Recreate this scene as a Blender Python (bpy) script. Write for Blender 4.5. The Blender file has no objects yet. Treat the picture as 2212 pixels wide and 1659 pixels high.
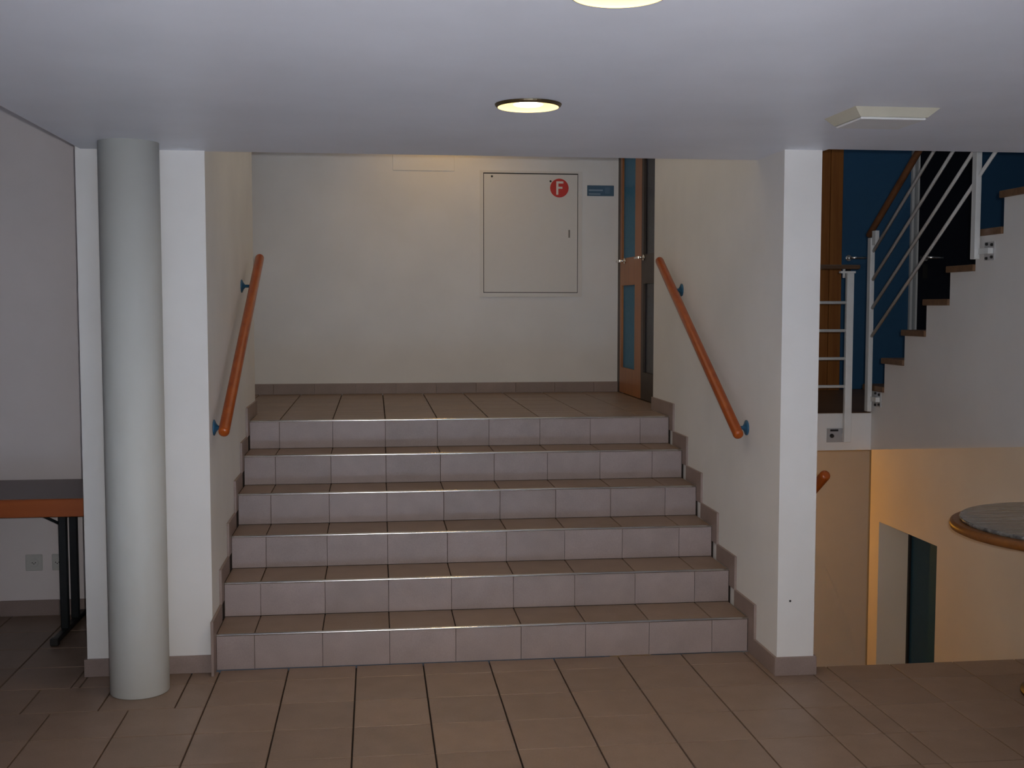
import bpy, bmesh, math, random
from mathutils import Vector, Matrix

random.seed(7)
scene = bpy.context.scene
C = scene.collection

# ------------------------------------------------------------------ camera
CAM = Vector((0.7505, -5.1324, 1.6137))
YAW, PITCH, ROLL, FPX = 0.11924, 0.06678, 0.00035, 2478.56
fw = Vector((math.sin(YAW) * math.cos(PITCH), math.cos(YAW) * math.cos(PITCH), -math.sin(PITCH)))
rt = Vector((math.cos(YAW), -math.sin(YAW), 0))
up = rt.cross(fw)
r2 = rt * math.cos(ROLL) + up * math.sin(ROLL)
u2 = -rt * math.sin(ROLL) + up * math.cos(ROLL)
cam_data = bpy.data.cameras.new('camera')
cam_data.sensor_width = 36.0
cam_data.lens = FPX / 2212.0 * 36.0
cam_data.clip_start = 0.02
cam = bpy.data.objects.new('camera', cam_data)
M3 = Matrix((r2, u2, -fw)).transposed()
cam.matrix_world = Matrix.Translation(CAM) @ M3.to_4x4()
C.objects.link(cam)
scene.camera = cam

# ------------------------------------------------------------------ world, lights, exposure
world = bpy.data.worlds.new('world')
scene.world = world
world.use_nodes = True
world.node_tree.nodes['Background'].inputs[0].default_value = (0.55, 0.65, 0.85, 1)
world.node_tree.nodes['Background'].inputs[1].default_value = 0.05
vs = scene.view_settings
vs.view_transform = 'Standard'
vs.look = 'None'
vs.gamma = 1.0
vs.exposure = 0.0
vs.use_curve_mapping = False


def add_light(name, kind, loc, power, color, target=None, **kw):
    d = bpy.data.lights.new(name, kind)
    d.energy = power
    d.color = color
    for k, v in kw.items():
        setattr(d, k, v)
    o = bpy.data.objects.new(name, d)
    o.location = loc
    if target is not None:
        o.rotation_euler = (Vector(target) - Vector(loc)).to_track_quat('-Z', 'Y').to_euler()
    C.objects.link(o)
    return o


# the camera's own flash, a little right of and above the lens
FL = CAM + rt * 0.040 + up * 0.028
add_light('camera_flash', 'SPOT', FL, 206, (1.0, 0.97, 0.94), target=FL + fw * 5 + up * 0.1,
          spot_size=math.radians(80), spot_blend=1.0, shadow_soft_size=0.012)
# added panel for unseen daylight behind the camera, tilted up to brighten the ceiling
add_light('rear_up_fill', 'AREA', (1.2, -8.2, 0.75), 14, (0.80, 0.90, 1.0), target=(1.2, -6.6, 2.285),
          shape='RECTANGLE', size=7.0, size_y=1.3)
# added spot behind the camera; its bounce off the floor tiles brightens the ceiling
add_light('floor_bounce_spot', 'SPOT', (1.15, -8.5, 2.25), 42500, (0.51, 0.68, 0.93), target=(1.1, -5.2, 0),
          spot_size=math.radians(34), spot_blend=0.5, shadow_soft_size=0.3)
# added fill under the stair well ceiling, brightening the upper flight's side wall
add_light('stairwell_fill', 'AREA', (3.2, 0.9, 5.1), 9, (0.95, 0.97, 1.0), target=(3.3, 0.9, 0),
          shape='RECTANGLE', size=0.9, size_y=2.4)
# added fill above the stairs, out of frame, brightening the stair side walls
add_light('stair_fill', 'AREA', (1.26, 1.15, 3.36), 6.1, (1.0, 0.85, 0.62), target=(1.26, 1.15, 0),
          shape='RECTANGLE', size=2.0, size_y=1.8)
# warm downlight in the landing ceiling, out of frame above the slab edge
add_light('landing_downlight', 'SPOT', (1.27, 3.0, 3.32), 11, (1.0, 0.58, 0.14), target=(1.27, 3.12, 0),
          spot_size=math.radians(135), spot_blend=0.9, shadow_soft_size=0.05)
# warm lamp hanging below the gallery slab on the lower floor
add_light('lower_floor_lamp', 'POINT', (2.9, 2.5, 0.612), 19, (1.0, 0.43, 0.04), shadow_soft_size=0.012)

# ------------------------------------------------------------------ materials


def new_mat(name):
    m = bpy.data.materials.new(name)
    m.use_nodes = True
    nt = m.node_tree
    return m, nt, nt.nodes, nt.links, nt.nodes['Principled BSDF']


def mat_paint(name, col, rough=0.7, scale=55, var=0.04, bump=0.12, spec=0.3):
    m, nt, N, L, b = new_mat(name)
    tc = N.new('ShaderNodeTexCoord')
    n1 = N.new('ShaderNodeTexNoise'); n1.inputs['Scale'].default_value = 2.3; n1.inputs['Detail'].default_value = 4
    n2 = N.new('ShaderNodeTexNoise'); n2.inputs['Scale'].default_value = scale; n2.inputs['Detail'].default_value = 5
    L.new(tc.outputs['Object'], n1.inputs['Vector']); L.new(tc.outputs['Object'], n2.inputs['Vector'])
    r = N.new('ShaderNodeValToRGB')
    r.color_ramp.elements[0].position = 0.3; r.color_ramp.elements[1].position = 0.7
    r.color_ramp.elements[0].color = tuple(c * (1 - var) for c in col) + (1,)
    r.color_ramp.elements[1].color = tuple(min(1, c * (1 + var)) for c in col) + (1,)
    L.new(n1.outputs['Fac'], r.inputs['Fac']); L.new(r.outputs['Color'], b.inputs['Base Color'])
    bp = N.new('ShaderNodeBump'); bp.inputs['Strength'].default_value = bump; bp.inputs['Distance'].default_value = 0.003
    L.new(n2.outputs['Fac'], bp.inputs['Height']); L.new(bp.outputs['Normal'], b.inputs['Normal'])
    b.inputs['Roughness'].default_value = rough
    b.inputs['Specular IOR Level'].default_value = spec
    return m


def mat_tile(name, col, rough=0.42):
    m, nt, N, L, b = new_mat(name)
    tc = N.new('ShaderNodeTexCoord')
    oi = N.new('ShaderNodeObjectInfo')
    add = N.new('ShaderNodeVectorMath'); add.operation = 'ADD'
    mul = N.new('ShaderNodeVectorMath'); mul.operation = 'SCALE'
    L.new(tc.outputs['Object'], add.inputs[0])
    comb = N.new('ShaderNodeCombineXYZ')
    for i in range(3):
        L.new(oi.outputs['Random'], comb.inputs[i])
    mul.inputs['Scale'].default_value = 37.0
    L.new(comb.outputs[0], mul.inputs[0]); L.new(mul.outputs[0], add.inputs[1])
    n1 = N.new('ShaderNodeTexNoise'); n1.inputs['Scale'].default_value = 9; n1.inputs['Detail'].default_value = 6
    n2 = N.new('ShaderNodeTexNoise'); n2.inputs['Scale'].default_value = 240; n2.inputs['Detail'].default_value = 2
    L.new(add.outputs[0], n1.inputs['Vector']); L.new(add.outputs[0], n2.inputs['Vector'])
    mx = N.new('ShaderNodeMath'); mx.operation = 'ADD'
    L.new(n1.outputs['Fac'], mx.inputs[0]); L.new(n2.outputs['Fac'], mx.inputs[1])
    m2 = N.new('ShaderNodeMath'); m2.operation = 'MULTIPLY_ADD'
    L.new(oi.outputs['Random'], m2.inputs[0]); m2.inputs[1].default_value = 0.35; L.new(mx.outputs[0], m2.inputs[2])
    mr = N.new('ShaderNodeMapRange')
    mr.inputs['From Min'].default_value = 0.7; mr.inputs['From Max'].default_value = 1.6
    mr.inputs['To Min'].default_value = 0.82; mr.inputs['To Max'].default_value = 1.16
    L.new(m2.outputs[0], mr.inputs['Value'])
    hs = N.new('ShaderNodeHueSaturation'); hs.inputs['Color'].default_value = col + (1,)
    L.new(mr.outputs[0], hs.inputs['Value']); L.new(hs.outputs[0], b.inputs['Base Color'])
    bp = N.new('ShaderNodeBump'); bp.inputs['Strength'].default_value = 0.12; bp.inputs['Distance'].default_value = 0.002
    L.new(n2.outputs['Fac'], bp.inputs['Height']); L.new(bp.outputs['Normal'], b.inputs['Normal'])
    b.inputs['Roughness'].default_value = rough
    return m


def mat_wood(name, c1, c2, axis='X', rough=0.35, scale=14):
    m, nt, N, L, b = new_mat(name)
    tc = N.new('ShaderNodeTexCoord'); mp = N.new('ShaderNodeMapping')
    s = {'X': (0.9, scale, scale), 'Y': (scale, 0.9, scale), 'Z': (scale, scale, 0.9)}[axis]
    mp.inputs['Scale'].default_value = s
    n = N.new('ShaderNodeTexNoise'); n.inputs['Scale'].default_value = 2.2; n.inputs['Detail'].default_value = 8
    n.inputs['Distortion'].default_value = 0.6
    L.new(tc.outputs['Object'], mp.inputs['Vector']); L.new(mp.outputs[0], n.inputs['Vector'])
    r = N.new('ShaderNodeValToRGB')
    r.color_ramp.elements[0].position = 0.3; r.color_ramp.elements[1].position = 0.72
    r.color_ramp.elements[0].color = c1 + (1,); r.color_ramp.elements[1].color = c2 + (1,)
    L.new(n.outputs['Fac'], r.inputs['Fac']); L.new(r.outputs['Color'], b.inputs['Base Color'])
    b.inputs['Roughness'].default_value = rough
    return m


def mat_plain(name, col, rough=0.5, metal=0.0, var=0.06, emit=0.0, alpha=None):
    m, nt, N, L, b = new_mat(name)
    tc = N.new('ShaderNodeTexCoord')
    n = N.new('ShaderNodeTexNoise'); n.inputs['Scale'].default_value = 18; n.inputs['Detail'].default_value = 3
    L.new(tc.outputs['Object'], n.inputs['Vector'])
    r = N.new('ShaderNodeValToRGB')
    r.color_ramp.elements[0].color = tuple(c * (1 - var) for c in col) + (1,)
    r.color_ramp.elements[1].color = tuple(min(1, c * (1 + var)) for c in col) + (1,)
    L.new(n.outputs['Fac'], r.inputs['Fac']); L.new(r.outputs['Color'], b.inputs['Base Color'])
    b.inputs['Roughness'].default_value = rough
    b.inputs['Metallic'].default_value = metal
    if emit:
        L.new(r.outputs['Color'], b.inputs['Emission Color'])
        b.inputs['Emission Strength'].default_value = emit
    return m


def mat_glass(name, col, rough=0.12, trans=0.75):
    m, nt, N, L, b = new_mat(name)
    tc = N.new('ShaderNodeTexCoord')
    n = N.new('ShaderNodeTexNoise'); n.inputs['Scale'].default_value = 30
    L.new(tc.outputs['Object'], n.inputs['Vector'])
    mr = N.new('ShaderNodeMapRange'); mr.inputs['To Min'].default_value = rough * 0.8; mr.inputs['To Max'].default_value = rough * 1.2
    L.new(n.outputs['Fac'], mr.inputs['Value']); L.new(mr.outputs[0], b.inputs['Roughness'])
    b.inputs['Base Color'].default_value = col + (1,)
    b.inputs['Transmission Weight'].default_value = trans
    b.inputs['IOR'].default_value = 1.3
    return m


WALL = mat_paint('white_plaster', (0.84, 0.835, 0.825))
CEIL = mat_paint('ceiling_plaster', (0.81, 0.86, 0.96), scale=80, bump=0.05, rough=0.42, spec=0.5)
SIDEW = mat_paint('rosy_white_plaster', (0.86, 0.795, 0.785))
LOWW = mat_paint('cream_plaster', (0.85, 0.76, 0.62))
COLP = mat_paint('column_grey_paint', (0.615, 0.630, 0.605), rough=0.55, scale=70, bump=0.05, var=0.02)
BLUEW = mat_paint('blue_wall_paint', (0.030, 0.105, 0.215), rough=0.6)
TILE = mat_tile('floor_tile', (0.262, 0.183, 0.137))
RTILE = mat_tile('riser_tile', (0.345, 0.280, 0.268), rough=0.5)
GROUT = mat_paint('dark_grout', (0.030, 0.022, 0.018), rough=0.9, scale=200)
SKIRT = mat_tile('skirting_tile', (0.30, 0.230, 0.208), rough=0.5)
RAILW = mat_wood('orange_beech', (0.30, 0.052, 0.004), (0.40, 0.082, 0.007), 'Y', 0.30)
RIMW = mat_wood('table_rim_wood', (0.17, 0.058, 0.010), (0.24, 0.085, 0.014), 'X', 0.4)
EDGEW = mat_wood('table_edge_beech', (0.34, 0.075, 0.012), (0.43, 0.105, 0.018), 'X', 0.45)
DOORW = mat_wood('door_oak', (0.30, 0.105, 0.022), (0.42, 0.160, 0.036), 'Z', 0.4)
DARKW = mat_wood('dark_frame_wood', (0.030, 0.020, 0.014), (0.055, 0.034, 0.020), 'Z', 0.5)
TREADW = mat_wood('stair_tread_wood', (0.16, 0.085, 0.045), (0.24, 0.135, 0.07), 'X', 0.45)
LAMIN = mat_plain('grey_laminate', (0.20, 0.165, 0.165), 0.45)
BLACK = mat_plain('black_steel', (0.008, 0.011, 0.013), 0.4)
NOSE = mat_plain('nosing_metal', (0.50, 0.48, 0.46), 0.17, 1.0)
ALU = mat_plain('aluminium', (0.90, 0.89, 0.86), 0.22, 1.0)
WHITEM = mat_plain('white_lacquered_steel', (0.82, 0.84, 0.84), 0.35)
BLUEM = mat_plain('blue_anodised', (0.03, 0.12, 0.22), 0.35, 0.3)
BLUEG = mat_glass('blue_tinted_glass', (0.022, 0.19, 0.36), 0.45, 0.12)
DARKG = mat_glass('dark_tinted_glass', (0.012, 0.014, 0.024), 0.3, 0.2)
RED = mat_plain('red_enamel', (0.58, 0.022, 0.012), 0.4)
SIGNB = mat_plain('sign_blue', (0.055, 0.125, 0.20), 0.45)
SIGNT = mat_plain('sign_pale_print', (0.22, 0.31, 0.40), 0.5)
WHITEP = mat_plain('white_print', (0.80, 0.74, 0.70), 0.5)
CABW = mat_plain('cabinet_white_lacquer', (0.77, 0.75, 0.72), 0.5, var=0.02)
DARKP = mat_plain('black_plastic', (0.012, 0.012, 0.012), 0.5)
TEALD = mat_plain('teal_door_paint', (0.010, 0.070, 0.125), 0.5)
PLAST = mat_plain('pale_plastic', (0.60, 0.60, 0.57), 0.45)
BOXP = mat_plain('cream_lamp_housing', (0.60, 0.58, 0.48), 0.5)
BOXD = mat_plain('lamp_diffuser', (0.80, 0.82, 0.84), 0.35)
GLOW = mat_plain('lamp_glow', (1.0, 0.72, 0.30), 0.5, emit=1.7, var=0.02)
BULB = mat_plain('bulb_glow', (1.0, 0.95, 0.82), 0.5, emit=9.0, var=0.01)
RIM = mat_plain('bronze_rim', (0.10, 0.070, 0.035), 0.35, 0.6)
TTOP = mat_wood('grey_top_painted_reflections', (0.045, 0.045, 0.048), (0.33, 0.325, 0.32), 'X', 0.16, scale=16)  # dark and pale streaks paint glass reflections into the top's colour

# ------------------------------------------------------------------ mesh helpers


def mesh_obj(name, verts, faces, mat, parent=None, smooth=False):
    me = bpy.data.meshes.new(name)
    me.from_pydata([tuple(v) for v in verts], [], faces)
    me.materials.append(mat)
    bm = bmesh.new(); bm.from_mesh(me)
    bmesh.ops.recalc_face_normals(bm, faces=bm.faces)
    bm.to_mesh(me); bm.free()
    if smooth:
        for p in me.polygons:
            p.use_smooth = True
    return link(name, me, parent)


def link(name, me, parent=None):
    o = bpy.data.objects.new(name, me)
    C.objects.link(o)
    if parent is not None:
        o.parent = parent
    return o


def box_geo(x0, x1, y0, y1, z0, z1):
    v = [(x0, y0, z0), (x1, y0, z0), (x1, y1, z0), (x0, y1, z0), (x0, y0, z1), (x1, y0, z1), (x1, y1, z1), (x0, y1, z1)]
    f = [(0, 3, 2, 1), (4, 5, 6, 7), (0, 1, 5, 4), (1, 2, 6, 5), (2, 3, 7, 6), (3, 0, 4, 7)]
    return v, f


def join_geo(parts):
    V, F = [], []
    for v, f in parts:
        n = len(V)
        V += list(v)
        F += [tuple(i + n for i in q) for q in f]
    return V, F


def off(parent):
    """world offset of a parent chain (parents carry only a location)"""
    o = Vector((0, 0, 0))
    while parent is not None:
        o = o + parent.location
        parent = parent.parent
    return o


def box(name, x0, x1, y0, y1, z0, z1, mat, parent=None, bevel=0.0, abs_=True):
    o = off(parent) if abs_ else Vector((0, 0, 0))
    v, f = box_geo(x0 - o.x, x1 - o.x, y0 - o.y, y1 - o.y, z0 - o.z, z1 - o.z)
    if not bevel:
        return mesh_obj(name, v, f, mat, parent)
    me = bpy.data.meshes.new(name)
    me.from_pydata(v, [], f); me.materials.append(mat)
    bm = bmesh.new(); bm.from_mesh(me)
    bmesh.ops.recalc_face_normals(bm, faces=bm.faces)
    bmesh.ops.bevel(bm, geom=list(bm.edges), offset=bevel, segments=1, affect='EDGES')
    bm.to_mesh(me); bm.free()
    return link(name, me, parent)


def boxes(name, lst, mat, parent=None):
    o = off(parent)
    V, F = join_geo([box_geo(a - o.x, b - o.x, c - o.y, d - o.y, e - o.z, f - o.z) for a, b, c, d, e, f in lst])
    return mesh_obj(name, V, F, mat, parent)


def prism(name, poly, axis, a, b, mat, parent=None):
    """extrude a 2D polygon along an axis: axis X -> poly (y,z); Y -> (x,z); Z -> (x,y)"""
    o = off(parent)
    def P(p, t):
        if axis == 'X': q = (t, p[0], p[1])
        elif axis == 'Y': q = (p[0], t, p[1])
        else: q = (p[0], p[1], t)
        return (q[0] - o.x, q[1] - o.y, q[2] - o.z)
    n = len(poly)
    V = [P(p, a) for p in poly] + [P(p, b) for p in poly]
    F = [tuple(range(n)), tuple(range(2 * n - 1, n - 1, -1))]
    F += [(i, (i + 1) % n, n + (i + 1) % n, n + i) for i in range(n)]
    return mesh_obj(name, V, F, mat, parent)


def frame_of(d):
    d = Vector(d).normalized()
    a = Vector((0, 0, 1)) if abs(d.z) < 0.9 else Vector((1, 0, 0))
    s = d.cross(a).normalized()
    return d, s, s.cross(d).normalized()


def revolve(name, p0, direction, profile, mat, parent=None, seg=24, smooth=True):
    """profile: list of (distance along axis, radius); closed at the ends"""
    o = off(parent); p0 = Vector(p0) - o
    d, s, t = frame_of(direction)
    V, F = [], []
    for (h, r) in profile:
        for k in range(seg):
            a = 2 * math.pi * k / seg
            V.append(p0 + d * h + (s * math.cos(a) + t * math.sin(a)) * r)
    n = len(profile)
    for i in range(n - 1):
        for k in range(seg):
            k2 = (k + 1) % seg
            F.append((i * seg + k, i * seg + k2, (i + 1) * seg + k2, (i + 1) * seg + k))
    F.append(tuple(range(seg))); F.append(tuple(range((n - 1) * seg, n * seg)))
    ob = mesh_obj(name, V, F, mat, parent)
    if smooth:
        for p in ob.data.polygons:
            p.use_smooth = len(p.vertices) == 4
    return ob


def rod(name, p0, p1, r, mat, parent=None, seg=16, round_end=0.0):
    p0, p1 = Vector(p0), Vector(p1)
    L = (p1 - p0).length
    if round_end:
        e = round_end
        prof = [(e * (1 - math.cos(a)), r - e + e * math.sin(a)) for a in [0, math.pi / 6, math.pi / 3, math.pi / 2]]
        prof = prof + [(L - h, q) for h, q in reversed(prof)]
    else:
        prof = [(0, r), (L, r)]
    return revolve(name, p0, p1 - p0, prof, mat, parent, seg)


def empty(name, loc, label=None, cat=None, group=None, kind=None):
    o = bpy.data.objects.new(name, None)
    o.location = loc
    o.empty_display_size = 0.1
    C.objects.link(o)
    return tag(o, label, cat, group, kind)


def tag(o, label=None, cat=None, group=None, kind=None):
    if label: o['label'] = label
    if cat: o['category'] = cat
    if group: o['group'] = group
    if kind: o['kind'] = kind
    return o


def struct(o, label, cat):
    return tag(o, label, cat, None, 'structure')


# ------------------------------------------------------------------ dimensions
XL, XR = 0.042, 2.481          # inner faces of the stair skirtings
WL, WR = 0.030, 2.493          # inner faces of the stair side walls
WRO = 2.660                    # outer face of the right wall
H, T = 0.1617, 0.2978          # riser and tread
ZL = 6 * H                     # landing level
ZC = 2.285                     # foyer ceiling
YB = 3.47                      # back wall
P, XO, YO = 0.300, 0.0583, -0.170   # floor tile grid
GY, GX = 1.53, 3.757           # gallery slab edge, stair well wall
LOWZ = -1.72
YFE = -0.262                   # foyer floor edge at the stair well
YEND = 1.93                    # rear end of the stair side walls

# ------------------------------------------------------------------ shell
fl = struct(boxes('floor', [(-5, WRO, -8.6, -0.001, -0.25, -0.012), (WRO, 8, -8.6, YFE, -0.25, -0.012),
                            (-5, -0.50, -0.001, 1.05, -0.25, -0.012)], GROUT), 'brown tiled foyer floor in the foreground', 'floor')


def tile_mesh(name, w, d, t, mat, ch=0.0015):
    """flat tile lying in XY, top face at z=0, centred, with a small chamfer"""
    me = bpy.data.meshes.new(name)
    hw, hd = w / 2, d / 2
    v = [(-hw, -hd, -t), (hw, -hd, -t), (hw, hd, -t), (-hw, hd, -t),
         (-hw, -hd, -ch), (hw, -hd, -ch), (hw, hd, -ch), (-hw, hd, -ch),
         (-hw + ch, -hd + ch, 0), (hw - ch, -hd + ch, 0), (hw - ch, hd - ch, 0), (-hw + ch, hd - ch, 0)]
    f = [(3, 2, 1, 0), (8, 9, 10, 11)]
    for i in range(4):
        j = (i + 1) % 4
        f += [(i, j, 4 + j, 4 + i), (4 + i, 4 + j, 8 + j, 8 + i)]
    me.from_pydata(v, [], f); me.materials.append(mat)
    return me


TCACHE = {}


def lay_tile(name, x0, x1, y0, y1, z, parent, mat, gap=0.006, t=0.012, upright=False):
    """one tile; upright: x0..x1 by z-range (y0..y1) standing at y=z facing -Y"""
    w, d = round(x1 - x0 - gap, 4), round(y1 - y0 - gap, 4)
    if w < 0.01 or d < 0.01:
        return None
    key = (w, d, mat.name, t)
    if key not in TCACHE:
        TCACHE[key] = tile_mesh(name, w, d, t, mat)
    o = link(name, TCACHE[key], parent)
    po = off(parent)
    if upright:
        o.location = Vector(((x0 + x1) / 2, z, (y0 + y1) / 2)) - po
        o.rotation_euler = (math.pi / 2, 0, 0)
    else:
        o.location = Vector(((x0 + x1) / 2, (y0 + y1) / 2, z)) - po
    return o


def clip_tiles(xs, ys, regions, z, parent, mat, near=None, name='tile'):
    """tiles of a grid clipped to rectangles; those outside `near` are returned as geometry"""
    rest = []
    for i in range(len(xs) - 1):
        for j in range(len(ys) - 1):
            for (a, b, c, d) in regions:
                x0, x1 = max(xs[i], a), min(xs[i + 1], b)
                y0, y1 = max(ys[j], c), min(ys[j + 1], d)
                if x1 - x0 < 0.02 or y1 - y0 < 0.02:
                    continue
                if near is None or (near[0] < (x0 + x1) / 2 < near[1] and near[2] < (y0 + y1) / 2 < near[3]):
                    lay_tile(name, x0, x1, y0, y1, z, parent, mat)
                else:
                    g = 0.003
                    rest.append(box_geo(x0 + g, x1 - g, y0 + g, y1 - g, z - 0.012, z))
    return rest


xs = [XO + P * k for k in range(-17, 28)]
ys = [YO + P * k for k in range(-29, 6)]
ybelow = YO - P
# ordinary grid everywhere except the cut row beside the column
rest = clip_tiles(xs, ys, [(XO, WRO, -8.6, -0.004), (WRO, 8, -8.6, YFE), (-5, XO, -8.6, ybelow),
                           (-5, -0.506, YO, 1.05)], 0.0, fl, TILE, near=(-1.9, 4.0, -2.0, 1.1))
rest += clip_tiles([x - 0.12 for x in xs], [ybelow, YO], [(-5, XO, ybelow, YO)], 0.0, fl, TILE, near=(-1.9, 4.0, -2.0, 1.1))
rest += clip_tiles([x - 0.12 for x in xs], [YO, -0.018], [(-0.506, XO, YO, -0.018)], 0.0, fl, TILE)
tag(mesh_obj('tile_field', *join_geo(rest), TILE, fl), kind='stuff')

# left wall block: pier front + left side wall of the stairs
wl = struct(box('wall_left', -0.507, WL, -0.018, YEND, 0, 3.4, WALL), 'white wall block left of the stairs, behind the round column', 'wall')
wr = struct(box('wall_right', WR, WRO, -0.36, YEND, LOWZ, 3.4, WALL), 'white wall right of the tiled stairs with free-standing front edge', 'wall')
wb = struct(box('wall_back', -3.2, 2.60, YB, YB + 0.2, 0.5, 3.4, WALL), 'white wall at the back of the stair landing', 'wall')
wlr = struct(box('wall_side', -5, -0.507, 1.05, 1.25, 0, 4.2, SIDEW), 'white wall behind the folding table at left', 'wall')
struct(box('wall_rear', -5, 8, -8.8, -8.6, 0, 4.2, WALL), 'white foyer wall behind the viewer', 'wall')
struct(box('wall_far_left', -5.2, -5, -8.8, 1.25, -0.2, 4.2, WALL), 'white foyer wall far to the left, outside the view', 'wall')
struct(box('wall_far_right', 8, 8.2, -8.8, 4.4, LOWZ, 5.2, WALL), 'white wall far to the right, outside the view', 'wall')
struct(box('wall_corridor', -3.4, -3.2, 1.25, YB + 0.2, 0.5, 3.4, WALL), 'white wall closing the landing corridor at left', 'wall')

# foyer ceiling slab
struct(prism('ceiling', [(-0.484, -8.6), (8, -8.6), (8, -0.39), (2.675, -0.39), (2.675, 0.0), (-0.484, 0.0)],
             'Z', ZC, ZC + 0.3, CEIL), 'pale grey plaster ceiling over the foyer', 'ceiling')
struct(box('ceiling_landing', -3.2, WRO, 0.0, YB + 0.2, 3.4, 3.6, CEIL), 'higher ceiling over the stair landing', 'ceiling')
struct(box('ceiling_side', -5.2, -0.484, -8.8, 1.25, 4.2, 4.4, CEIL), 'higher ceiling over the left bay', 'ceiling')
struct(box('ceiling_stairwell', WRO, 8.2, -8.8, 4.4, 5.2, 5.4, CEIL), 'high ceiling above the open stair well', 'ceiling')
struct(boxes('wall_upper', [(-0.484, WRO, -0.15, 0.0, ZC + 0.3, 3.6), (-0.484, -0.40, -8.6, 0.0, ZC + 0.3, 4.2),
                            (2.52, WRO, YEND, YB, 3.15, 5.2), (2.52, WRO, -0.36, YEND, 3.4, 5.2)], WALL),
       'white wall above the foyer ceiling', 'wall')

# baseboards
def baseboard(name, parts, label):
    e = empty(name, (parts[0][0], parts[0][2], parts[0][4]), label, 'baseboard', None, 'structure')
    for q in parts:
        box('skirting_tile', *q, SKIRT, e, bevel=0.0015)
    return e


def split(a, b, step=0.3, start=None):
    pts = [a]
    x = a + step if start is None else start
    while x < b - 0.02:
        pts.append(x); x += step
    pts.append(b)
    return list(zip(pts[:-1], pts[1:]))


baseboard('baseboard_left', [(a, b - 0.002, -0.031, -0.018, 0, 0.078) for a, b in split(-0.519, WL, 0.3)] +
          [(-0.519, -0.507, a, b - 0.002, 0, 0.078) for a, b in split(-0.018, 1.03, 0.3)],
          'brown tile baseboard at the foot of the white pier')
baseboard('baseboard_right', [(WR - 0.012, WRO + 0.012, -0.372, -0.36, 0, 0.082),
                              (WR - 0.012, WR, -0.36, -0.085, 0, 0.082), (WRO, WRO + 0.012, -0.36, YFE, 0, 0.082)],
          'brown tile baseboard at the foot of the right wall end')
baseboard('baseboard_back', [(a, b - 0.0008, YB - 0.012, YB, ZL, ZL + 0.078) for a, b in split(-1.9, 2.60, 0.3, -1.9 + 0.108)],
          'grey brown tile baseboard along the back of the landing')
baseboard('baseboard_side', [(a, b - 0.003, 1.038, 1.05, 0, 0.082) for a, b in split(-3.0, -0.52, 0.3)],
          'brown tile baseboard on the wall behind the folding table')

# ------------------------------------------------------------------ tiled staircase
st = empty('staircase', ((XL + XR) / 2, 0, 0), 'wide brown tiled stairs of six steps with metal nosings', 'stairs', None, 'structure')
core = [(0.010, 0), (0.010, H - 0.012)]
for i in range(1, 6):
    core += [(i * T + 0.010, i * H - 0.012), (i * T + 0.010, (i + 1) * H - 0.012)]
core += [(YB, ZL - 0.012), (YB, 0)]
prism('core', core, 'X', WL, WR, GROUT, st)
SX = [XL] + [XO + 0.15 + P * k for k in range(0, 8)] + [XR]
for i in range(6):
    y = i * T
    for a, b in zip(SX[:-1], SX[1:]):
        lay_tile('riser_tile', a, b, i * H, (i + 1) * H - 0.007, y, st, RTILE, gap=0.0013, t=0.010, upright=True)
        if i < 5:
            lay_tile('tread_tile', a, b, y + 0.008, y + T + 0.001, (i + 1) * H, st, TILE, gap=0.0045)
    # rounded metal nosing strip with a flat wing
    oy, oz, nr, ns = y + 0.005, (i + 1) * H - 0.0055, 0.0070, 10
    V, Fq = [], []
    for k in range(ns + 1):
        a = math.radians(75 + 125 * k / ns)
        for x in (XL + 0.001, XR - 0.001):
            V.append((x - st.location.x, oy + nr * math.cos(a), oz + nr * math.sin(a)))
    Fq = [(2 * k, 2 * k + 1, 2 * k + 3, 2 * k + 2) for k in range(ns)]
    nz = mesh_obj('nosing', V, Fq, NOSE, st, smooth=True)
# stepped skirting on both walls, one piece per step
for (xa, xb) in ((WL, XL), (XR, WR)):
    for i in range(6):
        y0 = i * T - 0.085
        y1 = (i + 1) * T - 0.085
        zt = (i + 1) * H + 0.080
        zb = i * H + 0.080
        if i < 5:
            poly = [(y0, i * H if i == 0 else zb), (y0, zt), (y1, zt), (y1, (i + 1) * H), (i * T, (i + 1) * H), (i * T, zb)]
            if i == 0:
                poly = [(y0, 0.0), (y0, zt), (y1, zt), (y1, H), (0.0, H), (0.0, 0.0)]
        else:
            poly = [(y0, zb), (y0, zt), (YEND, zt), (YEND, ZL), (i * T, ZL), (i * T, zb)]
        prism('skirting', poly, 'X', xa + 0.0005, xb, SKIRT, st)

# landing floor
lf = empty('landing_floor', (1.2, 2.5, ZL), 'brown tiled landing floor at the top of the stairs', 'floor', None, 'structure')
boxes('screed', [(-3.2, WL, YEND, YB, 0.7, ZL - 0.012), (WR, WRO, YEND, YB, 0.745, ZL - 0.012)], GROUT, lf)
lys = [5 * T + 0.008] + [5 * T + 0.008 + P * k for k in range(1, 8)]
clip_tiles([XO + 0.15 + P * k for k in range(-4, 10)], lys,
           [(XL, XR, 1.4, YEND), (-1.0, 2.61, YEND, YB - 0.012)], ZL, lf, TILE)

revolve('plug_hole', (2.55, -0.36, 0.33), (0, -1, 0), [(0, 0.005), (0.001, 0.005)], DARKP, wr, seg=10)

# ------------------------------------------------------------------ column
col = revolve('column', (-0.242, -0.236, 0), (0, 0, 1), [(0, 0.118), (0.004, 0.1205), (ZC, 0.1205)], COLP, seg=64)
tag(col, 'round pale grey column in front of the left pier', 'column')

# ------------------------------------------------------------------ handrails on the stair walls


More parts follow.
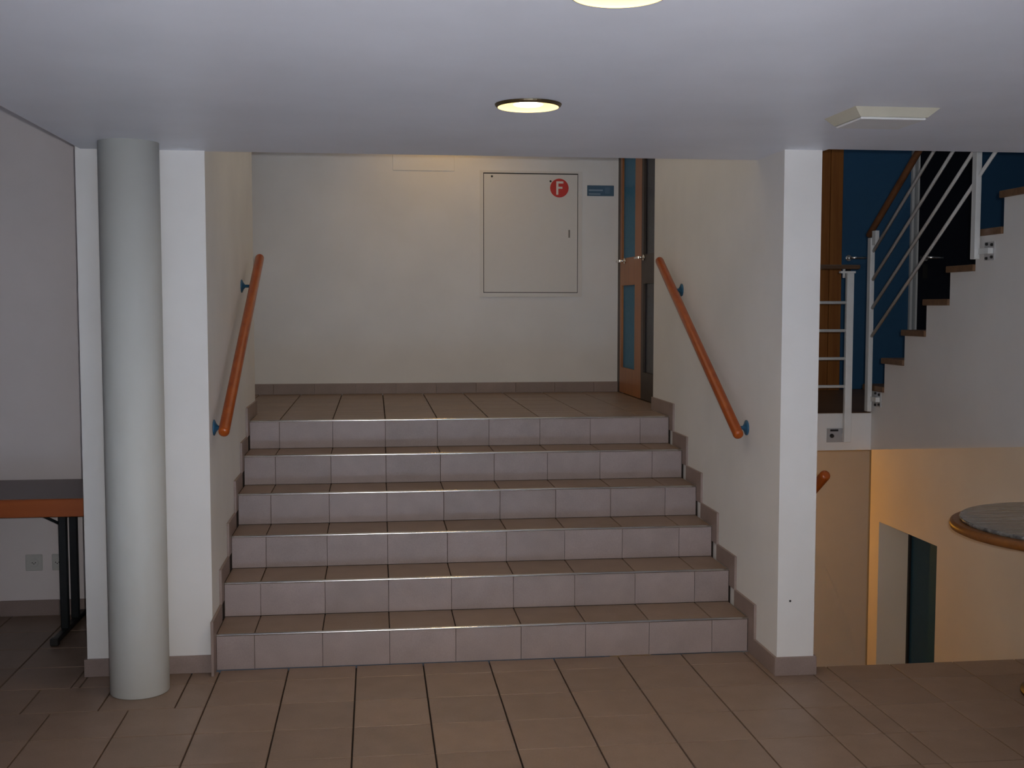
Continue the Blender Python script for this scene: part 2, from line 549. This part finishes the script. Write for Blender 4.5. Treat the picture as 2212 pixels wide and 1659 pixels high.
def wall_handrail(a, b, wall_x, side, label, group, marks):
    a, b = Vector(a), Vector(b)
    e = empty('handrail', (wall_x, a.y, a.z), label, 'handrail', group)
    rod('rail', a, b, 0.0245, RAILW, e, seg=24, round_end=0.014)
    for yb in marks:
        s = (yb - a.y) / (b.y - a.y)
        c = a + (b - a) * s
        dz = -0.040
        br = revolve('bracket', (wall_x, yb, c.z + dz), (side, 0, 0),
                     [(0, 0.036), (0.005, 0.036), (0.012, 0.020), (0.020, 0.009), (abs(c.x - wall_x), 0.007)], BLUEM, e, seg=24)
        stem = rod('bracket_stem', (c.x, yb, c.z + dz - 0.006), (c.x, yb, c.z - 0.018), 0.007, BLUEM, br, seg=10)
        saddle = rod('bracket_saddle', c + (b - a).normalized() * -0.03 + Vector((0, 0, -0.021)),
                     c + (b - a).normalized() * 0.03 + Vector((0, 0, -0.021)), 0.010, BLUEM, br, seg=10)
        br['label'] = 'dark blue metal wall bracket'
    return e


wall_handrail((0.086, 0.02, 1.058), (0.110, 1.52, 1.897), WL, 1, 'orange wooden handrail on the left stair wall', 'stair handrails', (0.12, 1.29))
wall_handrail((2.418, -0.025, 1.022), (2.421, 1.52, 1.893), WR, -1, 'orange wooden handrail on the right stair wall', 'stair handrails', (0.09, 1.27))
wall_handrail((2.768, -0.200, 0.862), (2.768, 1.6, -0.24), WRO, 1, 'orange handrail end peeking out behind the right wall', 'stair handrails', (0.15, 1.2))

# ------------------------------------------------------------------ fire cabinet, signs, cover on the back wall
fc = empty('wall_cabinet', (1.922, YB, 1.70), 'flush white cabinet door in the landing wall', 'cabinet')
cx0, cx1, cz0, cz1 = 1.568, 2.277, 1.726, 2.612
boxes('frame', [(cx0 - 0.030, cx1 + 0.036, YB - 0.007, YB, cz1 + 0.004, cz1 + 0.020), (cx0 - 0.030, cx1 + 0.036, YB - 0.007, YB, cz0 - 0.034, cz0 - 0.004),
                (cx0 - 0.030, cx0 - 0.004, YB - 0.007, YB, cz0 - 0.004, cz1 + 0.004), (cx1 + 0.004, cx1 + 0.036, YB - 0.007, YB, cz0 - 0.004, cz1 + 0.004)], CABW, fc)
box('gap', cx0 - 0.006, cx1 + 0.006, YB - 0.0016, YB, cz0 - 0.006, cz1 + 0.006, DARKP, fc)
dr = box('door', cx0 + 0.001, cx1 - 0.001, YB - 0.008, YB - 0.0015, cz0 + 0.001, cz1 - 0.005, CABW, fc)
box('keyhole', 2.208, 2.220, YB - 0.010, YB - 0.008, 2.137, 2.195, mat_plain('steel_lock', (0.22, 0.20, 0.18), 0.4, 0.5), dr)
revolve('rivet', (1.629, YB - 0.008, 2.588), (0, -1, 0), [(0, 0.008), (0.003, 0.006)], DARKP, dr, seg=12)
revolve('rivet', (2.071, YB - 0.008, 2.557), (0, -1, 0), [(0, 0.008), (0.003, 0.006)], DARKP, dr, seg=12)

fs = empty('fire_sign', (2.138, YB - 0.008, 2.507), 'round red sign with white letter F on the cabinet door', 'sign')
dc = revolve('disc', (2.138, YB - 0.008, 2.507), (0, -1, 0), [(0, 0.070), (0.0015, 0.070), (0.002, 0.069)], RED, fs, seg=48)
yy = (YB - 0.0125, YB - 0.0098)
F0 = [(2.114, 2.130, 2.457, 2.557), (2.130, 2.168, 2.541, 2.557), (2.130, 2.161, 2.502, 2.517)]
boxes('letter', [(a, b, yy[0], yy[1], c, d) for a, b, c, d in F0], WHITEP, dc)
dc.children[0]['label'] = 'white letter F'

bs = empty('room_sign', (2.453, YB, 2.49), 'small blue sign plate beside the landing door', 'sign')
pl = box('plate', 2.351, 2.556, YB - 0.006, YB, 2.452, 2.531, SIGNB, bs, bevel=0.0015)
box('print_line', 2.363, 2.470, YB - 0.0068, YB - 0.006, 2.489, 2.500, SIGNT, pl)
box('print_line', 2.363, 2.452, YB - 0.0068, YB - 0.006, 2.462, 2.471, SIGNT, pl)
box('print_block', 2.488, 2.524, YB - 0.0068, YB - 0.006, 2.470, 2.518, mat_plain('sign_mid_print', (0.085, 0.165, 0.25), 0.5), pl)

tag(box('cover_panel', 0.893, 1.35, YB - 0.004, YB, 2.622, 2.95, WALL, bevel=0.002), 'small flush white cover high on the landing wall', 'cover')

# ------------------------------------------------------------------ door at the right of the landing
XD = 2.612
d1 = empty('door_1', (XD, 2.7, ZL), 'oak double door with blue glass at the right of the landing', 'door', None, 'structure')
boxes('frame', [(XD - 0.02, XD + 0.06, 3.395, YB, ZL, 3.15), (XD - 0.02, XD + 0.06, YEND, 1.99, ZL, 3.15), (XD - 0.02, XD + 0.06, 1.99, 3.395, 3.09, 3.15)], DARKW, d1)


def glazed_leaf(ya, yb, sa, sb, glass, wood, hy):
    """door leaf in the plane x=XD from ya to yb with stiles of width sa (near) and sb (far)"""
    lo, hi = ZL + 0.006, 3.088
    z1, z2, z3 = 1.165, 1.775, 1.975
    leaf = empty('leaf', Vector((XD, ya, ZL)) - d1.location)
    leaf.parent = d1
    o = d1.location + leaf.location
    def bx(n, y0, y1, za, zb, m, t=0.02):
        v, f = box_geo(-t, t, y0 - o.y, y1 - o.y, za - o.z, zb - o.z)
        return mesh_obj(n, v, f, m, leaf)
    bx('stile', ya, ya + sa, lo, hi, wood); bx('stile', yb - sb, yb, lo, hi, wood)
    bx('rail', ya + sa, yb - sb, lo, z1, wood); bx('rail', ya + sa, yb - sb, z2, z3, wood); bx('rail', ya + sa, yb - sb, hi - 0.1, hi, wood)
    bx('pane', ya + sa, yb - sb, z1, z2, glass, 0.005); bx('pane', ya + sa, yb - sb, z3, hi - 0.1, glass, 0.005)
    hd = revolve('handle', Vector((XD - 0.02, hy, 1.955)), (-1, 0, 0), [(0, 0.022), (0.008, 0.020)], ALU, leaf, 16)
    boxes_ = rod('lever', Vector((XD - 0.058, hy, 1.955)), Vector((XD - 0.058, hy + 0.11, 1.955)), 0.009, ALU, leaf, 10)
    rod('handle_neck', Vector((XD - 0.022, hy, 1.955)), Vector((XD - 0.06, hy, 1.955)), 0.009, ALU, leaf, 10)


glazed_leaf(2.70, 3.39, 0.20, 0.055, BLUEG, DOORW, 3.22)
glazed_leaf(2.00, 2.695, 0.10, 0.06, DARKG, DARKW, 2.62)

# ------------------------------------------------------------------ stair well at the right: gallery, flight, lower floor
gs = struct(box('floor_gallery', WRO, 8, GY, 4.4, 0.745, ZL, WALL), 'white slab edge of the gallery in the stair well', 'floor')
struct(box('floor_covering', WRO, 8, GY + 0.012, YB, ZL, ZL + 0.004, TREADW), 'brown floor covering of the gallery behind the railing', 'floor')
struct(box('wall_gallery', WRO, 8, YB, YB + 0.2, ZL, 5.2, BLUEW), 'dark blue wall behind the gallery railing', 'wall')
struct(box('floor_lower', WRO, 8, YFE, 4.4, LOWZ - 0.1, LOWZ, TILE), 'lower floor at the foot of the stair well', 'floor')
struct(box('wall_lower_back', WRO, 8, 4.0, 4.2, LOWZ, 0.745, WALL), 'cream wall seen under the gallery slab', 'wall')
DY0, DY1, DZ = 0.684, 1.402, 0.325
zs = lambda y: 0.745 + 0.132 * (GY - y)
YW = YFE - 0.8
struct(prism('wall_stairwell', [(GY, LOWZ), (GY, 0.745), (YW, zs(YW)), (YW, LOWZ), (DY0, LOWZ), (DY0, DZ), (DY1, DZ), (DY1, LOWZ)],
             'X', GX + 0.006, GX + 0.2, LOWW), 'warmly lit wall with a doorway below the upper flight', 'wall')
struct(box('wall_below_foyer', WRO, GX, YFE - 0.1, YFE, LOWZ, -0.25, WALL), 'wall below the foyer floor edge', 'wall')
d4 = empty('door_4', (GX + 0.2, 1.0, LOWZ), 'dark teal door deep in the lower doorway', 'door', None, 'structure')
box('leaf', GX + 0.205, GX + 0.245, DY0 - 0.1, DY1 - 0.004, LOWZ, DZ + 0.1, TEALD, d4)
box('stop', GX + 0.192, GX + 0.205, DY1 - 0.020, DY1 - 0.001, LOWZ, DZ - 0.001, DARKP, d4)

# upper flight: rises towards the viewer
RH, RN = 0.172, 0.252
us = empty('upper_staircase', (4.35, 1.0, ZL), 'white flight of stairs with wooden treads rising to the right', 'stairs', None, 'structure')
YC = lambda k: 1.36 - RN * (k - 2)
top = []
for k in range(1, 10):
    z = ZL + RH * k - 0.034
    zprev = ZL + RH * (k - 1) - 0.034 if k > 1 else ZL
    top += [(YC(k), zprev), (YC(k), z)]
zend = ZL + RH * 9 - 0.034
poly = top + [(-0.80, zend), (-1.05, zend), (-1.05, 0.745), (GY - 0.001, 0.745), (GY - 0.001, ZL)]
poly = [(YC(1), ZL)] + top[1:] + [(YW, zend), (YW, zs(YW)), (GY - 0.0005, 0.745), (GY - 0.0005, ZL + 0.0005)]
prism('stringer', poly, 'X', GX, GX + 0.2, WALL, us)
for k in range(1, 9):
    z = ZL + RH * k
    box('step_body', GX + 0.2, 4.95, YC(k) - RN - 0.05, YC(k), z - RH - 0.034, z - 0.034, WALL, us)
    box('tread', GX - 0.012, 4.95, YC(k + 1) + 0.001, YC(k) + 0.030, z - 0.034, z, TREADW, us, bevel=0.003)

# railing of the upper flight
fr = empty('flight_railing', (GX - 0.03, 1.5, ZL), 'white steel stair railing with four slanted rods and wooden handrail', 'railing')
SL = RH / RN
XRAIL = GX - 0.032


def post(e, y, z0, z1):
    box('post', XRAIL - 0.018, XRAIL + 0.010, y - 0.022, y + 0.022, z0, z1, WHITEM, e, bevel=0.002)


post(fr, 1.50, 0.985, 2.03)
post(fr, 0.295, 1.853, 2.86)
for z in (1.955, 1.785, 1.615, 1.445):
    y0 = 1.48
    rod('rod', (XRAIL, y0, z - 0.006), (XRAIL, -0.55, z + (y0 + 0.55) * SL), 0.0095, WHITEM, fr, seg=10)
hr = (XRAIL, 1.55, 2.045), (XRAIL, -0.55, 2.045 + 2.10 * SL)
rod('handrail', hr[0], hr[1], 0.019, mat_wood('railing_beech', (0.15, 0.062, 0.026), (0.24, 0.10, 0.042), 'Y', 0.35), fr, seg=20, round_end=0.01)
box('handrail_bracket', XRAIL - 0.012, XRAIL + 0.012, 1.43, 1.475, 1.985, 2.07, WHITEM, fr)
for y, z in ((1.44, 1.062), (0.215, 1.890)):
    box('bracket', XRAIL, GX, y - 0.035, y + 0.06, z - 0.014, z + 0.014, WHITEM, fr)
    bpl = boxes('bracket_plate', [(GX - 0.006, GX, y - 0.045, y + 0.045, z - 0.045, z + 0.045)], mat_plain('bracket_grey', (0.55, 0.55, 0.56), 0.4), fr)
    for dy, dz in ((-0.028, 0.03), (0.02, 0.035), (-0.028, -0.03), (0.02, -0.035)):
        revolve('bolt', (GX - 0.006, y + dy, z + dz), (-1, 0, 0), [(0, 0.008), (0.008, 0.007)], DARKP, bpl, seg=10)

# gallery railing
YR = GY - 0.045
gr = empty('gallery_railing', (3.0, YR, ZL), 'white gallery railing of straight horizontal rods beside the right wall', 'railing')
box('post', 3.562, 3.606, YR - 0.014, YR + 0.014, 0.800, 1.818, WHITEM, gr, bevel=0.002)
box('post', 2.74, 2.784, YR - 0.007, YR + 0.007, 0.800, 1.818, WHITEM, gr, bevel=0.002)
for z in (1.642, 1.474, 1.306, 1.138):
    rod('rod', (WRO, YR, z), (3.570, YR, z), 0.0095, WHITEM, gr, seg=10)
box('handrail', WRO, 3.640, YR - 0.025, YR + 0.025, 1.842, 1.868, mat_wood('dark_rail_wood', (0.10, 0.055, 0.03), (0.16, 0.09, 0.05), 'X', 0.4), gr, bevel=0.006)
box('handrail_seat', 3.52, 3.615, YR - 0.012, YR + 0.012, 1.818, 1.830, WHITEM, gr)
rod('handrail_pin', (3.546, YR, 1.79), (3.546, YR, 1.845), 0.008, WHITEM, gr, seg=10)
gpl = boxes('bracket_plate', [(3.475, 3.625, GY - 0.006, GY, 0.795, 0.880)], mat_plain('bracket_pale', (0.42, 0.42, 0.43), 0.4), gr)
for x in (3.505, 3.612):
    revolve('bolt', (x, GY - 0.006, 0.835), (0, -1, 0), [(0, 0.013), (0.012, 0.011)], DARKP, gpl, seg=12)
box('bracket_slot', 3.495, 3.545, GY - 0.009, GY - 0.006, 0.862, 0.874, DARKP, gpl)
box('bracket_arm', 3.566, 3.602, YR, GY - 0.004, 0.82, 0.85, WHITEM, gr)

# doors in the blue gallery wall
d2 = empty('door_2', (4.4, YB, ZL), 'blue door in an oak surround on the gallery', 'door', None, 'structure')
for k, x in enumerate((3.93, 4.035, 4.14, 4.242)):
    box('jamb_board', x, x + 0.098, YB - 0.06, YB, ZL, 3.4, DOORW, d2, bevel=0.003)
box('leaf', 4.345, 4.900, YB - 0.03, YB, ZL + 0.008, 3.2, mat_plain('blue_door_lacquer', (0.030, 0.115, 0.235), 0.45), d2)
def lever(par, x, z, y):
    ro = revolve('handle', (x, y, z), (0, -1, 0), [(0, 0.026), (0.008, 0.024)], ALU, par, 16)
    rod('handle_neck', (x, y - 0.006, z), (x, y - 0.05, z), 0.010, ALU, ro, 10)
    rod('lever', (x - 0.010, y - 0.05, z), (x + 0.12, y - 0.05, z), 0.011, ALU, ro, 10)
    box('lock_plate', x - 0.02, x + 0.02, y - 0.004, y, z - 0.16, z - 0.05, DARKP, par)
lever(d2, 4.405, 1.995, YB - 0.03)
d3 = empty('door_3', (5.2, YB, ZL), 'dark glazed door beside the blue door on the gallery', 'door', None, 'structure')
boxes('frame', [(4.905, 4.925, YB - 0.05, YB, ZL, 3.3), (4.950, 4.965, YB - 0.05, YB, ZL, 3.3)], WHITEM, d3)
box('pane', 4.965, 5.47, YB - 0.035, YB - 0.003, ZL, 3.3, DARKG, d3)
box('backing', 4.965, 5.47, YB - 0.003, YB - 0.0005, ZL, 3.3, DARKP, d3)
lever(d3, 5.03, 2.0, YB - 0.035)

# ------------------------------------------------------------------ folding table at the left
ft = empty('folding_table', (-1.25, 0.72, 0), 'folding table with grey top and orange wooden edge against the left wall', 'table')
tx0, tx1, ty0, ty1 = -2.0, -0.525, 0.405, 1.028
box('top', tx0, tx1, ty0 + 0.004, ty1, 0.700, 0.720, LAMIN, ft)
box('edge_band', tx0, tx1, ty0 - 0.012, ty0 + 0.004, 0.634, 0.7185, EDGEW, ft, bevel=0.003)
box('apron', tx0 + 0.02, tx0 + 0.04, ty0 + 0.004, ty1 - 0.02, 0.64, 0.70, EDGEW, ft)
for fx in (-0.776, -1.76):
    box('foot', fx - 0.018, fx + 0.018, 0.47, 1.020, 0.006, 0.034, BLACK, ft, bevel=0.006)
    for k, y in enumerate((0.668, 0.865)):
        box('leg', fx - 0.019, fx + 0.019, y - 0.015, y + 0.015, 0.03, 0.700, BLACK, ft, bevel=0.004)
    box('glide', fx - 0.020, fx + 0.020, 0.460, 0.492, 0.0, 0.036, DARKP, ft, bevel=0.004)
    box('cross_bar', fx - 0.015, fx + 0.015, 0.50, 0.98, 0.675, 0.700, BLACK, ft)
    rod('brace', (fx, 0.668, 0.545), (fx - 0.29 if fx > -1.2 else fx + 0.29, 0.668, 0.694), 0.007, BLACK, ft, seg=8)
    rod('cross_tube', (fx, 0.668, 0.575), (fx, 0.865, 0.575), 0.008, ALU, ft, seg=8)

# wall sockets under the table
def socket(x0, x1, z0, z1, label):
    e = empty('wall_socket', ((x0 + x1) / 2, 1.05, z0), label, 'socket', 'sockets under the table')
    box('plate', x0, x1, 1.042, 1.05, z0, z1, PLAST, e, bevel=0.003)
    n = max(1, round((x1 - x0) / 0.085))
    for i in range(n):
        xc = x0 + (x1 - x0) * (i + 0.5) / n
        s = revolve('insert', (xc, 1.042, (z0 + z1) / 2), (0, -1, 0), [(0, 0.022), (0.002, 0.021)], PLAST, e, 20)
        for dx, dz in ((-0.008, 0.0), (0.008, 0.0), (0, -0.006)):
            revolve('hole', (xc + dx, 1.040, (z0 + z1) / 2 + dz), (0, -1, 0), [(0, 0.0028), (0.0006, 0.0028)], DARKP, s, 8)
socket(-1.068, -0.982, 0.238, 0.324, 'pale wall socket under the table, left of the black legs')
socket(-0.935, -0.880, 0.238, 0.324, 'narrow pale socket plate half hidden behind the table leg')

# ------------------------------------------------------------------ round table at the right
rtb = empty('round_table', (3.655, -0.782, 0), 'round table with grey glossy top and orange wooden rim at right edge', 'table')
cxy = (3.655, -0.782)
revolve('rim', cxy + (0.680,), (0, 0, 1), [(0, 0.515), (0.006, 0.529), (0.018, 0.533), (0.032, 0.529), (0.038, 0.518)], RIMW, rtb, 96)
revolve('top', cxy + (0.716,), (0, 0, 1), [(0, 0.490), (0.012, 0.494), (0.018, 0.491)], TTOP, rtb, 96)
rod('pedestal', cxy + (0.03,), cxy + (0.684,), 0.036, BLACK, rtb, 24)
revolve('base', cxy + (0,), (0, 0, 1), [(0, 0.235), (0.012, 0.235), (0.028, 0.16), (0.045, 0.05)], BLACK, rtb, 64)
revolve('mounting_plate', cxy + (0.668,), (0, 0, 1), [(0, 0.16), (0.012, 0.16)], BLACK, rtb, 32)

# ------------------------------------------------------------------ ceiling lamps


def downlight(x, y, label):
    e = empty('ceiling_lamp', (x, y, ZC), label, 'ceiling lamp', 'round ceiling downlights')
    seg = 48
    # shallow dark lip hanging below the plaster, bright reflector dish inside it
    def ring(n, prof, mat, cap=False):
        V, F = [], []
        for r, z in prof:
            for k in range(seg):
                a = 2 * math.pi * k / seg
                V.append((r * math.cos(a), r * math.sin(a), z))
        for i in range(len(prof) - 1):
            for k in range(seg):
                F.append((i * seg + k, i * seg + (k + 1) % seg, (i + 1) * seg + (k + 1) % seg, (i + 1) * seg + k))
        if cap:
            F.append(tuple(range((len(prof) - 1) * seg, len(prof) * seg)))
        return mesh_obj(n, V, F, mat, e)
    ring('rim', [(0.106, 0.0), (0.111, -0.001), (0.109, -0.006), (0.103, -0.011), (0.1015, -0.011)], RIM)
    ring('reflector', [(0.1015, -0.0108), (0.098, -0.006), (0.090, -0.002), (0.030, -0.001)], GLOW, True)
    revolve('bulb', (x, y, ZC - 0.0012), (0, 0, -1), [(0, 0.050), (0.003, 0.044), (0.006, 0.025)], BULB, e, 24)
    add_light('downlight_beam', 'SPOT', (x, y, ZC - 0.05), 20, (1.0, 0.74, 0.42), target=(x, y, 0),
              spot_size=math.radians(140), spot_blend=0.9, shadow_soft_size=0.08).parent = None
    return e


downlight(1.262, -1.312, 'lit round downlight with bronze rim above the stairs')
downlight(1.272, -2.690, 'lit round downlight cut off by the top of the picture')

sq = empty('emergency_lamp', (2.51, -1.27, ZC), 'square cream ceiling box lamp with pale diffuser, unlit', 'ceiling lamp')
x0, x1, y0, y1 = 2.352, 2.652, -1.41, -1.14
V = [(x0, y0, ZC), (x1, y0, ZC), (x1, y1, ZC), (x0, y1, ZC),
     (x0 + 0.03, y0 + 0.028, ZC - 0.028), (x1 - 0.03, y0 + 0.028, ZC - 0.028), (x1 - 0.03, y1 - 0.02, ZC - 0.028), (x0 + 0.03, y1 - 0.02, ZC - 0.028)]
V = [(a - 2.51, b + 1.27, c - ZC) for a, b, c in V]
mesh_obj('housing', V, [(0, 1, 2, 3), (4, 5, 6, 7), (0, 1, 5, 4), (1, 2, 6, 5), (2, 3, 7, 6), (3, 0, 4, 7)], BOXP, sq)
box('diffuser', x0 + 0.034, x1 - 0.034, y0 + 0.032, y1 - 0.024, ZC - 0.036, ZC - 0.0279, BOXD, sq, bevel=0.003)
